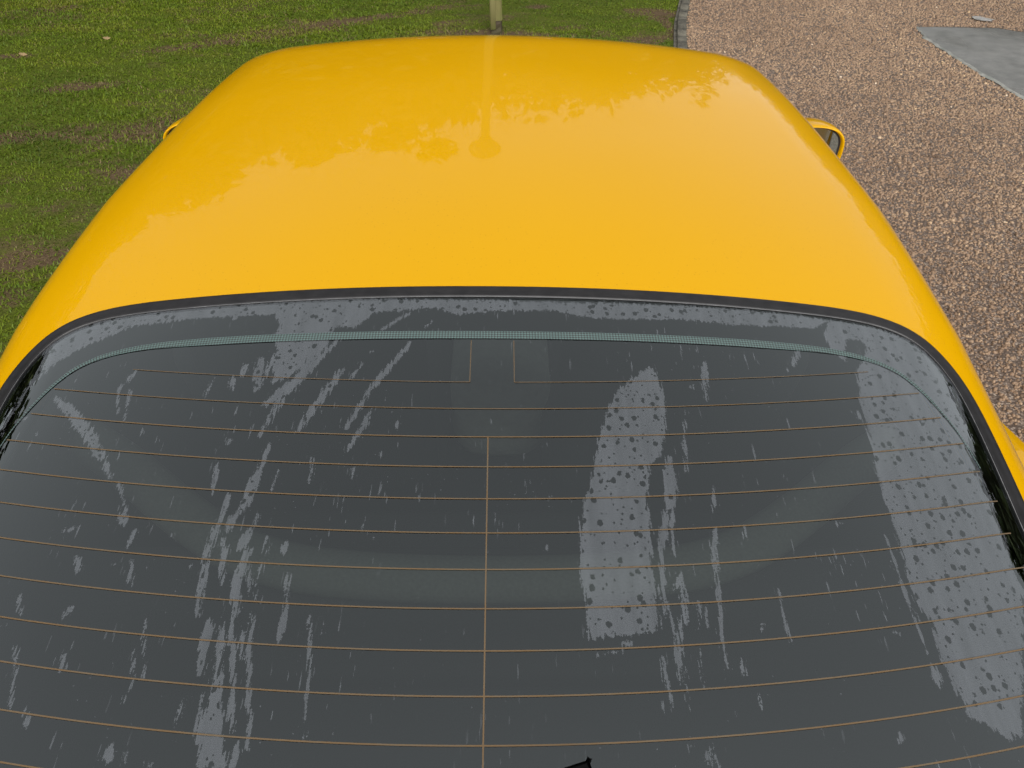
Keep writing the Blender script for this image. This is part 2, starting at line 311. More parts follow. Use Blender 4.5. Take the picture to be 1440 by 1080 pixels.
# ---- projection helpers only for choosing where small stones and blades are worth building (a generous wedge round the view)
def in_wedge(x, y): return (y > 0.7) & (y < 9.2) & (x > -1.15-0.52*y) & (x < 1.5+0.56*y)
PATCH_POLY = np.array([(3.477, 6.777), (4.144, 6.77), (4.26, 6.69), (4.62, 6.50), (5.4, 6.1), (5.1, 4.6), (4.3, 4.55), (3.9, 4.62), (3.513, 5.115), (3.452, 5.65), (3.435, 6.03), (3.415, 6.44)])
def in_poly(x, y, poly):
    c = np.zeros(x.shape, bool); n = len(poly)
    for i in range(n):
        x1, y1 = poly[i]; x2, y2 = poly[(i+1) % n]
        k = (y1 > y) != (y2 > y)
        c ^= k & (x < (x2-x1)*(y-y1)/((y2-y1) if y2 != y1 else 1e-9)+x1)
    return c
def scatter_pebbles():
    n = 240000
    x = rng.uniform(0.6, 6.6, n); y = rng.uniform(0.7, 8.8, n)
    keep = in_wedge(x, y) & (x > edge_x(y)+0.075) & ~in_poly(x, y, PATCH_POLY) & ~((np.abs(x) < 0.84) & (y < 3.7)) & (rng.random(n) < np.interp(y, [0, 4, 8.5], [1, 1, 0.75]))
    x, y = x[keep], y[keep]; n = len(x)
    r = np.clip(rng.lognormal(math.log(0.0056), 0.30, n), 0.0030, 0.0120)*np.interp(y, [2, 8], [0.95, 1.2])
    ang = rng.uniform(0, 2*np.pi, n); el = rng.uniform(0.62, 1.0, n); hgt = r*rng.uniform(0.6, 1.1, n)
    a5 = np.arange(5)*2*np.pi/5
    loc = np.zeros((n, 11, 3))
    loc[:, 0] = np.stack([rng.normal(0, .15, n), rng.normal(0, .15, n), np.ones(n)], -1)
    j1 = rng.uniform(.62, .95, (n, 5)); j2 = rng.uniform(.85, 1.15, (n, 5))
    loc[:, 1:6, 0] = np.cos(a5)*j1; loc[:, 1:6, 1] = np.sin(a5)*j1; loc[:, 1:6, 2] = rng.uniform(.55, .85, (n, 5))
    loc[:, 6:, 0] = np.cos(a5+.63)*j2; loc[:, 6:, 1] = np.sin(a5+.63)*j2; loc[:, 6:, 2] = -0.15
    loc[..., 0] *= r[:, None]; loc[..., 1] *= (r*el)[:, None]; loc[..., 2] *= hgt[:, None]
    ca, sa = np.cos(ang)[:, None], np.sin(ang)[:, None]
    X = loc[..., 0]*ca-loc[..., 1]*sa + x[:, None]; Y = loc[..., 0]*sa+loc[..., 1]*ca + y[:, None]; Z = loc[..., 2] + (0.001+rng.uniform(-.002, .0015, n))[:, None]
    F = []
    for i in range(5):
        j = (i+1) % 5
        F += [(0, 1+i, 1+j), (1+i, 6+i, 1+j), (1+j, 6+i, 6+j)]
    F = np.array(F)[None] + (np.arange(n)*11)[:, None, None]
    o = npmesh('gravel_stones', np.stack([X, Y, Z], -1).reshape(-1, 3), F.reshape(-1, 3), PEBBLE, smooth=True)
    ti = np.clip(0.44 + 0.155*rng.normal(0, 1, n) + 0.20*fbm(x*0.9, y*0.9, 31, 3) + 0.08*fbm(x*7, y*7, 33, 2), 0, 1)
    attr(o, 'tint', np.repeat(ti, 11)); tag(o, 'small wet tan and brown stones covering the drive', 'gravel', kind='stuff')
scatter_pebbles()
def scatter_grass():
    n = 440000
    x = rng.uniform(-6.2, 2.2, n); y = rng.uniform(0.7, 9.2, n)
    s = soil_at(x, y)
    keep = in_wedge(x, y) & (x < edge_x(y)-0.012-0.03*rng.random(n)) & ~((np.abs(x) < 0.8) & (y < 3.7)) & (rng.random(n) > np.clip((s-0.52)*1.2, 0.0, 0.88))
    keep &= ~((np.abs(x+0.018) < 0.06) & (np.abs(y-6.53) < 0.06))
    x, y, s = x[keep], y[keep], s[keep]; n = len(x)
    lush = fbm(x*0.8, y*1.6, 41, 3)
    L = rng.uniform(0.012, 0.030, n)*(1+0.7*lush); w = rng.uniform(0.0016, 0.0028, n)*np.interp(y, [2, 8], [1, 1.5])
    az = rng.uniform(0, 2*np.pi, n); lean = np.clip(rng.normal(1.18, 0.28, n), 0.3, 1.5)
    dx, dy = np.cos(az), np.sin(az); z0 = lawn_h(x, y)-0.014
    px, py = -dy*w, dx*w
    V = np.zeros((n, 5, 3)); l1 = L*0.55
    m = np.stack([x+dx*l1*np.sin(lean*0.7), y+dy*l1*np.sin(lean*0.7), z0+l1*np.cos(lean*0.7)], -1)
    tp = m + np.stack([dx*L*0.5*np.sin(np.minimum(lean*1.35, 1.7)), dy*L*0.5*np.sin(np.minimum(lean*1.35, 1.7)), L*0.5*np.cos(np.minimum(lean*1.35, 1.7))], -1)
    side = np.stack([px, py, np.zeros(n)], -1)
    b = np.stack([x, y, z0], -1)
    V[:, 0] = b-side; V[:, 1] = b+side; V[:, 2] = m+side*0.8; V[:, 3] = m-side*0.8; V[:, 4] = tp
    F = np.array([(0, 1, 2), (0, 2, 3), (3, 2, 4)])[None] + (np.arange(n)*5)[:, None, None]
    o = npmesh('grass', V.reshape(-1, 3), F.reshape(-1, 3), GRASS)
    ti = np.clip(0.40 + 0.085*rng.normal(0, 1, n) + 0.36*fbm(x*0.7+5, y*1.4, 57, 3) + 0.36*fbm(x*4, y*7, 63, 4) + 0.16*np.clip(s, 0, 1), 0, 1)
    ti = np.where(rng.random(n) < 0.03+0.85*np.clip(s-.26, 0, .6), rng.uniform(.83, .95, n), np.minimum(ti, 0.80))
    attr(o, 'tint', np.repeat(ti, 5)); tag(o, 'short damp grass with worn brown patches beside the car', 'grass', kind='stuff')
scatter_grass()

# ---- flush concrete kerb: one foundation strip, each edging stone its own piece
def kerb_row():
    yk = np.linspace(4.0, 11.0, 60); xk = edge_x(yk)+0.035
    base = ribbon('kerb', np.stack([xk-0.06, yk, 0*yk+0.002], -1), np.stack([xk+0.06, yk, 0*yk+0.002], -1), KERB, None)
    tag(base, kind='structure')
    cuts = [4.02, 4.62, 5.22, 5.70, 6.30, 6.84, 7.10, 7.70, 8.30, 8.90, 9.50, 10.1, 10.7]
    for i in range(len(cuts)-1):
        a, b = cuts[i]+0.006, cuts[i+1]-0.006
        bm = bmesh.new(); bevel_box(bm, (-0.036, 0, -0.04), (0.036, b-a, 0.030+random.uniform(-.004, .004)), 0.006, 2)
        o = bmobj('kerb_stone', bm, KERB, base); xa, xb = edge_x(a)+0.035, edge_x(b)+0.035
        o.location = (xa, a, 0); o.rotation_euler = (random.uniform(-.01, .01), random.uniform(-.03, .03), -math.atan2(xb-xa, b-a)+random.uniform(-.01, .01))
kerb_row()
# ---- smooth grey patch let into the drive
def patch():
    bm = bmesh.new(); pts = []
    n = len(PATCH_POLY)
    for i in range(n):
        a, b = PATCH_POLY[i], PATCH_POLY[(i+1) % n]
        for k in range(8):
            q = a+(b-a)*k/8; pts.append((q[0]+random.uniform(-.008, .008), q[1]+random.uniform(-.008, .008)))
    f = bm.faces.new([bm.verts.new((p[0], p[1], 0.010)) for p in pts])
    ext = bmesh.ops.extrude_face_region(bm, geom=[f]); 
    for g in ext['geom']:
        if isinstance(g, bmesh.types.BMVert): g.co.z = -0.02
    o = bmobj('grey_patch', bm, PATCH, smooth=False); tag(o, kind='structure')
    c = np.mean(pts, 0); A = []; B = []
    for p in pts:
        d = np.array(p)-c; d /= np.linalg.norm(d); w = random.uniform(.002, .022)
        A.append((p[0]-d[0]*0.012, p[1]-d[1]*0.012, 0.0135)); B.append((p[0]+d[0]*w, p[1]+d[1]*w, 0.006))
    ribbon('mortar_edge', A, B, PATCHRIM, o, True)
patch()
# ---- scrap and leaves
def flake(name, pts, loc, rot, mat, curl, label, cat, group=None, th=0.003):
    bm = bmesh.new(); top = [bm.verts.new((x, y, curl*(x*x+0.6*y*y)*8+th)) for x, y in pts]; bot = [bm.verts.new((v.co.x*.97, v.co.y*.97, v.co.z-th)) for v in top]
    c = bm.verts.new((0, 0, th)); c2 = bm.verts.new((0, 0, 0)); n = len(top)
    for i in range(n):
        j = (i+1) % n
        bm.faces.new((c, top[i], top[j])); bm.faces.new((c2, bot[j], bot[i])); bm.faces.new((top[i], bot[i], bot[j], top[j]))
    o = bmobj(name, bm, mat, None, False); o.location = loc; o.rotation_euler = rot; return tag(o, label, cat, group)
flake('paper_scrap', [(-.08, .03), (-.03, .06), (.05, .035), (.10, .03), (.07, .0), (.09, -.03), (.02, -.06), (-.05, -.05), (-.075, -.01)], (4.15, 7.03, 0.012), (0.03, 0, -0.6), SCRAP, 0.0, 'small pale torn scrap lying on the drive beyond the grey patch', 'scrap')
LEAF = [(.020*math.cos(a)*(1+.35*math.cos(2*a)), .015*math.sin(a)*(1+.2*math.cos(5*a))) for a in np.linspace(0, 2*math.pi, 15)[:-1]]
flake('fallen_leaf', LEAF, (-2.927, 6.086, 0.030), (0.42, 0.1, 0.3), LEAFTAN, 0.8, 'tan fallen leaf on the grass, the farther one from the camera', 'leaf', 'fallen leaves on the grass')
flake('fallen_leaf', LEAF, (-3.356, 5.685, 0.030), (0.40, 0.2, 0.2), LEAFTAN, 0.8, 'pale fallen leaf on the grass nearest the left edge', 'leaf', 'fallen leaves on the grass')

# ---- wooden post with a round plate (the plate shows mirrored in the roof)
def post():
    root = empty('wooden_post', (-0.018, 6.53, 0)); root.rotation_euler = (0, R(-1.8), 0)
    tag(root, 'tall mossy wooden post standing in the grass in front of the yellow car', 'post')
    def timber(name, hw, z0, z1, mat, n=20, wob=0.004):
        ring = [(-1, -.8), (-.8, -1), (.8, -1), (1, -.8), (1, .8), (.8, 1), (-.8, 1), (-1, .8)]
        V = []
        zs = np.linspace(z0, z1, n)
        for z in zs: V += [(hw*a+random.uniform(-wob, wob)*.5, hw*b+random.uniform(-wob, wob)*.5, z) for a, b in ring]
        V = np.array(V).reshape(n, 8, 3).transpose(1, 0, 2).reshape(-1, 3)
        o = npmesh(name, V, grid_faces(8, n, True), mat, root, False); return o
    timber('timber', 0.048, 0.085, POST_H, WOOD, 40)
    timber('rotten_foot', 0.043, -0.02, 0.12, ROTWOOD, 6, 0.008)
    bm = bmesh.new(); bevel_box(bm, (-0.046, -0.0525, 0.02), (-0.004, -0.02, 0.30), 0.004, 1); bmobj('split_board', bm, WOOD, root)
    bm = bmesh.new(); bmesh.ops.create_cone(bm, cap_ends=True, segments=40, radius1=PLATE_R, radius2=PLATE_R, depth=0.012)
    bmesh.ops.rotate(bm, verts=bm.verts, matrix=Matrix.Rotation(R(90), 3, 'X')); bmesh.ops.translate(bm, verts=bm.verts, vec=(0, -0.066, POST_H-0.02))
    pl = bmobj('round_plate', bm, PLATE, root, False)
    for dz in (-0.14, 0.12):
        bm = bmesh.new(); bevel_box(bm, (-0.075, -0.060, POST_H-.02+dz-.015), (0.075, 0.058, POST_H-.02+dz+.015), 0.004, 1); bmobj('clamp', bm, ALLOY, pl)
POST_H, PLATE_R = 4.42, 0.19
post()

# ---- trees round the drive: outside the frame, mirrored in the roof and the glass
def tree(loc, h, rad, base, label, seed, leaf=0.16, n=5200):
    rs = np.random.default_rng(seed); root = empty('tree', loc); tag(root, label, 'tree', 'trees mirrored in the wet paint')
    V = []; m = 10; zs = np.linspace(-0.1, h*0.8, 14); r0 = 0.028*h
    for k in range(m):
        a = 2*math.pi*k/m
        for z in zs:
            r = r0*(1.25*math.exp(-z*1.4)+1-0.85*z/(h*0.82)); V.append((r*math.cos(a)+0.12*math.sin(z*.6+seed), r*math.sin(a)+0.1*math.cos(z*.5), z))
    tr = npmesh('trunk', V, grid_faces(m, 14, True), BARK, root)
    nl = 60; lob = []
    for i in range(nl):
        u = rs.normal(0, 1, 3); u /= np.linalg.norm(u); q = rs.random()**0.45
        if u[2] < 0.2: hn = math.hypot(u[0], u[1]); u = np.array([u[0]/hn, u[1]/hn, u[2]*1.1])
        lob.append((u[0]*rad*q*0.85, u[1]*rad*q*0.85, base+(h-base)*(0.5+0.42*u[2]*q), rad*rs.uniform(.20, .42)))
    for lx, ly, lz, lr in lob[:12]:                                        # limbs
        A = np.array([0, 0, lz*0.55]); B = np.array([lx, ly, lz]); pts = np.linspace(0, 1, 6)
        cc = A+(B-A)*pts[:, None]+np.stack([0*pts, 0*pts, 0.25*np.sin(pts*3.1)], -1); LV = []
        for k in range(5):
            a = 2*math.pi*k/5
            for q, p in zip(cc, pts): r = r0*.38*(1-.8*p); LV.append((q[0]+r*math.cos(a), q[1]+r*math.sin(a), q[2]))
        npmesh('limb', LV, grid_faces(5, 6, True), BARK, tr)
    li = rs.integers(0, nl, n); lb = np.array(lob)[li]
    d = rs.normal(0, 1, (n, 3)); d /= np.linalg.norm(d, axis=1)[:, None]; rr = rs.random(n)**0.5
    c = lb[:, :3] + d*(lb[:, 3]*rr)[:, None]*np.array([1.15, 1.15, .8])
    a = rs.normal(0, 1, (n, 3)); a /= np.linalg.norm(a, axis=1)[:, None]; b = np.cross(a, rs.normal(0, 1, (n, 3))); b /= np.linalg.norm(b, axis=1)[:, None]
    s = leaf*rs.uniform(.6, 1.4, n)[:, None]
    LV = np.stack([c-a*s, c-b*s*.55, c+a*s, c+b*s*.55], 1).reshape(-1, 3)
    cr = npmesh('crown', LV, np.arange(4*n).reshape(n, 4), FOLIAGE, root, False); attr(cr, 'tint', np.repeat(np.clip(.5+.25*rs.normal(0, 1, n), 0, 1), 4))
SKY = [(-82, 27, 13), (-68, 29.5, 13), (-55, 29.5, 13), (-42, 29, 14), (-30, 29, 14), (-19, 33.5, 14), (-8, 34.5, 14), (1.5, 29.5, 20), (9, 27.5, 20), (14.5, 18, 26), (20, 12.5, 30),
       (28, 13, 26), (38, 14, 20), (49, 19.5, 16), (60, 24.5, 14), (71, 31, 12), (84, 28, 12), (-24.5, 25, 19), (-13.5, 27, 19), (-36, 23, 19), (5.5, 29, 21)]; SKY.sort()      # bearing from the car, elevation of the top, distance
ORD = ['first', 'second', 'third', 'fourth', 'fifth', 'sixth', 'seventh', 'eighth', 'ninth', 'tenth', 'eleventh', 'twelfth', 'thirteenth', 'fourteenth', 'fifteenth', 'sixteenth', 'seventeenth', 'eighteenth', 'nineteenth', 'twentieth', 'twenty-first']
for i, (az, el, dist) in enumerate(SKY):
    h = 1.25 + dist*math.tan(R(el)); rad = dist*math.tan(R(10.5))
    tree((dist*math.sin(R(az)), 1.2+dist*math.cos(R(az)), 0), h, rad, 0.25, ORD[i]+' tree from the left in the row mirrored in the car roof', 100+i, 0.21, 9500)

# ================================================================ the car
# ---------------------------------------------------------------- car surface
_py = np.array([-0.60,-0.40,-0.10, 0.12, 0.25, 0.60, 0.89, 1.10, 1.30, 1.50, 1.66, 1.78, 1.90, 2.00, 2.80])
_ps = np.array([ 0.50, 0.45, 0.34, 0.20,.1587,.1587,.1587, 0.095,0.060,0.050,0.010,-0.01,-0.36,-0.50,-0.55])
_yy = np.linspace(-0.6, 2.8, 3401)
_sl = np.interp(_yy, _py, _ps)
_kr = np.ones(61)/61.0
_sl = np.convolve(np.pad(_sl, 30, mode='edge'), _kr, mode='valid')
_zz = np.concatenate([[0], np.cumsum((_sl[1:]+_sl[:-1])*0.5*(_yy[1]-_yy[0]))])
_zz += 1.225 - np.interp(0.89, _yy, _zz)
def P(y): return np.interp(y, _yy, _zz)
def W0(y): return np.interp(y, [-0.6, 0.1, 0.6, 0.89, 1.2, 1.5, 1.7, 1.85, 2.05, 2.8], [0.50, 0.600, 0.630, 0.642, 0.632, 0.600, 0.577, 0.556, 0.575, 0.64])
KC = 0.1333
def crown(x, y):
    """height of the roof and rear glass skin for |x| <= W0(y)"""
    e = np.maximum(0, np.abs(x) - (W0(y) - 0.078))
    return P(y) - KC*x*x - 1.3*e*e
RF = 0.09
A1 = np.radians(64)
def section(y, t):
    """t in metres along the half section: 0..W0 crown, then fillet, then side. returns x, z"""
    w = W0(y)
    a0 = np.arctan(2*KC*w + 2*1.3*0.078)
    z0 = crown(w, y)
    L = RF*(A1 - a0)
    x = np.where(t <= w, t, 0.0); z = np.where(t <= w, crown(np.minimum(t, w), y), 0.0)
    a = a0 + np.clip((t - w)/RF, 0, A1 - a0)
    xf = w + RF*(np.sin(a) - np.sin(a0)); zf = z0 - RF*(np.cos(a0) - np.cos(a))
    s = np.maximum(0, t - w - L)
    xf = xf + s*np.cos(A1); zf = zf - s*np.sin(A1)
    return np.where(t <= w, x, xf), np.where(t <= w, z, zf)

def skin(x, y, off=0.0):
    x = np.asarray(x, float); y = np.asarray(y, float); e = 1e-3
    z = crown(x, y); nx = -(crown(x+e, y)-crown(x-e, y))/(2*e); ny = -(crown(x, y+e)-crown(x, y-e))/(2*e)
    l = np.sqrt(nx*nx+ny*ny+1)
    return np.stack([x+off*nx/l, y+off*ny/l, z+off/l], -1)
car = empty('yellow_car', (0, 1.5, 0)); tag(car, 'glossy yellow coupe with a wet dew-streaked rear window, parked across grass and drive', 'car')
CARO = car
def shift(o): o.location.y -= 1.5; return o           # parts are modelled in world metres, the empty stands under the car's middle
def cpart(name, V, Fa, mat, parent=None, smooth=True):
    o = npmesh(name, V, Fa, mat, parent or CARO, smooth)
    if parent is None: shift(o)
    return o
def cbm(name, bm, mat, parent=None, smooth=True):
    o = bmobj(name, bm, mat, parent or CARO, smooth)
    if parent is None: shift(o)
    return o
def chaikin(p, it=3, closed=False):
    p = np.asarray(p, float)
    for _ in range(it):
        a = p if not closed else np.vstack([p, p[:1]])
        q = np.empty((2*(len(a)-1), p.shape[1])); q[0::2] = .75*a[:-1]+.25*a[1:]; q[1::2] = .25*a[:-1]+.75*a[1:]
        p = q if closed else np.vstack([p[:1], q, p[-1:]])
    return p
def resample(p, n, closed=False):
    a = np.vstack([p, p[:1]]) if closed else p
    s = np.concatenate([[0], np.cumsum(np.linalg.norm(np.diff(a, axis=0), axis=1))]); u = np.linspace(0, s[-1], n+1)[:-1] if closed else np.linspace(0, s[-1], n)
    return np.stack([np.interp(u, s, a[:, k]) for k in range(a.shape[1])], -1)
HALF = [(0, .878), (.2, .879), (.40, .879), (.50, .877), (.555, .866), (.593, .842), (.615, .803), (.626, .755), (.626, .68), (.619, .577), (.606, .40), (.588, .22), (.565, .10), (.52, .05), (.45, .03), (.2, .005)]
OUT = np.array(HALF + [(0, .0)] + [(-x, y) for x, y in HALF[:0:-1]])
OUT = resample(chaikin(OUT, 3, True), 520, True)
def offset_loop(d):
    t = np.roll(OUT, -1, 0)-np.roll(OUT, 1, 0); t /= np.linalg.norm(t, axis=1)[:, None]
    n = np.stack([t[:, 1], -t[:, 0]], -1)              # loop runs clockwise seen from above: this points inwards
    return OUT + n*d
def inside_out(x, y, d=0.0): return in_poly(x, y, offset_loop(d))

# ---- greenhouse skin: roof, pillars, windscreen, side windows out of one lofted surface
def belt(y): return np.interp(y, [-.6, 0, .3, .85, 1.0, 1.2, 2.0, 2.7], [.90, .935, .94, .935, .915, .868, .845, .835])
gy = np.concatenate([np.linspace(-.05, .70, 50), np.linspace(.706, .92, 54), np.linspace(.932, 1.55, 60), np.linspace(1.56, 2.05, 62), np.linspace(2.06, 2.66, 32)])
tt = np.concatenate([np.linspace(0, .48, 38), np.linspace(.485, .665, 46), np.linspace(.67, .78, 28), np.linspace(.79, 1.22, 40)])
GX = np.zeros((len(gy), len(tt))); GZ = GX.copy(); GT = GX.copy()
for i, y in enumerate(gy):
    x, z = section(y, tt); k = np.searchsorted(-z, -belt(y))
    if k < len(tt):
        f = (z[k-1]-belt(y))/(z[k-1]-z[k]+1e-9); tm = tt[k-1]+f*(tt[k]-tt[k-1])
        x, z = section(y, np.minimum(tt, tm))
    GX[i], GZ[i], GT[i] = x, z, np.minimum(tt, tm if k < len(tt) else 9)
GX2 = np.concatenate([-GX[:, :0:-1], GX], 1) + 0.018*np.maximum(0, gy-.95)[:, None]; GZ2 = np.concatenate([GZ[:, :0:-1], GZ], 1); GY2 = np.repeat(gy[:, None], GX2.shape[1], 1); GT2 = np.concatenate([GT[:, :0:-1], GT], 1)
nuu, nvv = GX2.shape
GV = np.stack([GX2, GY2, GZ2], -1).reshape(-1, 3); GF = grid_faces(nuu, nvv)
def fmean(a): return a.reshape(-1)[GF].mean(1)
fx, fy_, fz, ft = fmean(GX2), fmean(GY2), fmean(GZ2), fmean(GT2)
LF = W0(fy_) + RF*(A1-np.arctan(2*KC*W0(fy_)+2*1.3*.078))
area_ok = (np.abs(GV[GF[:, 0]]-GV[GF[:, 1]]).sum(1)+np.abs(GV[GF[:, 2]]-GV[GF[:, 3]]).sum(1)+np.abs(GV[GF[:, 1]]-GV[GF[:, 2]]).sum(1) > 1e-4) & (np.abs(GV[GF[:, 1]]-GV[GF[:, 2]]).sum(1)+np.abs(GV[GF[:, 0]]-GV[GF[:, 3]]).sum(1) > 1e-5)
is_rear = inside_out(fx, fy_, 0.001) & (ft < W0(fy_))
is_ws = (fy_ > 1.945) & (fy_ < 2.63) & (ft < W0(fy_)-0.02) & (np.abs(fx) < W0(fy_)-0.02)
sy0 = np.interp(fz, [.86, 1.15], [.62, .98]); sy1 = np.interp(fz, [.86, 1.2], [2.44, 1.86])
is_side = (ft > LF+0.018) & (fz > belt(fy_)+.015) & (fy_ > sy0) & (fy_ < sy1) & (np.abs(fy_-1.12) > .018)
def sub(mask, off=0.0):
    f = GF[mask & area_ok]; u, inv = np.unique(f.ravel(), return_inverse=True); return GV[u].copy(), inv.reshape(-1, 4)
V, Fa = sub(~is_rear & ~is_ws & ~is_side); roof = cpart('roof', V, Fa, PAINT)
V, Fa = sub(is_ws); V[:, 2] -= 0.004; cpart('windscreen', V, Fa, GLASS)
for s in (-1, 1):
    V, Fa = sub(is_side & (fx*s > 0)); V[:, 0] -= s*0.004; cpart('side_window', V, Fa, GLASS)
# headlining closes the roof from inside
V, Fa = sub(~is_rear & ~is_ws & ~is_side & ~(inside_out(fx, fy_, -.012) & (ft < W0(fy_)))); V[:, 2] -= 0.016; V[:, 0] *= .972; hl = npmesh('headlining', V, Fa[:, ::-1], CARPET, roof)

# ---- rear window: fine grid that carries the dew distance field
DEW_POLYS = [[(0.197,0.745),(0.206,0.732),(0.207,0.709),(0.21,0.694),(0.205,0.651),(0.192,0.611),(0.178,0.597),(0.171,0.56),(0.171,0.536),(0.167,0.489),(0.164,0.431),(0.162,0.407),(0.097,0.4),(0.095,0.434),(0.092,0.466),(0.095,0.512),(0.1,0.543),(0.11,0.57),(0.118,0.604),(0.128,0.644),(0.145,0.691),(0.165,0.718)],[(0.472,0.766),(0.459,0.702),(0.454,0.658),(0.445,0.597),(0.441,0.554),(0.44,0.505),(0.433,0.451),(0.444,0.427),(0.439,0.392),(0.445,0.359),(0.444,0.34),(0.461,0.332),(0.49,0.324),(0.562,0.472),(0.566,0.508),(0.575,0.561),(0.576,0.574),(0.58,0.606),(0.586,0.661),(0.604,0.723),(0.612,0.759),(0.602,0.81),(0.573,0.84),(0.529,0.852),(0.462,0.858),(0.446,0.826),(0.447,0.796),(0.462,0.781),(0.475,0.822),(0.493,0.827),(0.503,0.817),(0.493,0.79)],[(-0.597,0.834),(-0.584,0.787),(-0.589,0.744),(-0.594,0.699),(-0.594,0.685),(-0.587,0.67),(-0.59,0.71),(-0.583,0.751),(-0.563,0.788),(-0.541,0.806),(-0.5,0.828),(-0.479,0.84),(-0.402,0.843),(-0.287,0.841),(-0.275,0.819),(-0.282,0.802),(-0.27,0.776),(-0.276,0.756),(-0.267,0.736),(-0.269,0.719),(-0.244,0.731),(-0.221,0.769),(-0.198,0.814),(-0.176,0.808),(-0.157,0.836),(-0.073,0.843),(-0.048,0.831),(0.02,0.838),(0.083,0.84),(0.114,0.83),(0.161,0.827),(0.25,0.834),(0.317,0.83),(0.436,0.838),(0.462,0.856),(0.389,0.861),(0.257,0.86),(0.116,0.855),(-0.011,0.857),(-0.202,0.864),(-0.31,0.864),(-0.441,0.868),(-0.539,0.861),(-0.579,0.844)],[(-0.252,0.37),(-0.242,0.368),(-0.237,0.345),(-0.225,0.305),(-0.22,0.29),(-0.244,0.291),(-0.249,0.316),(-0.25,0.335)]]
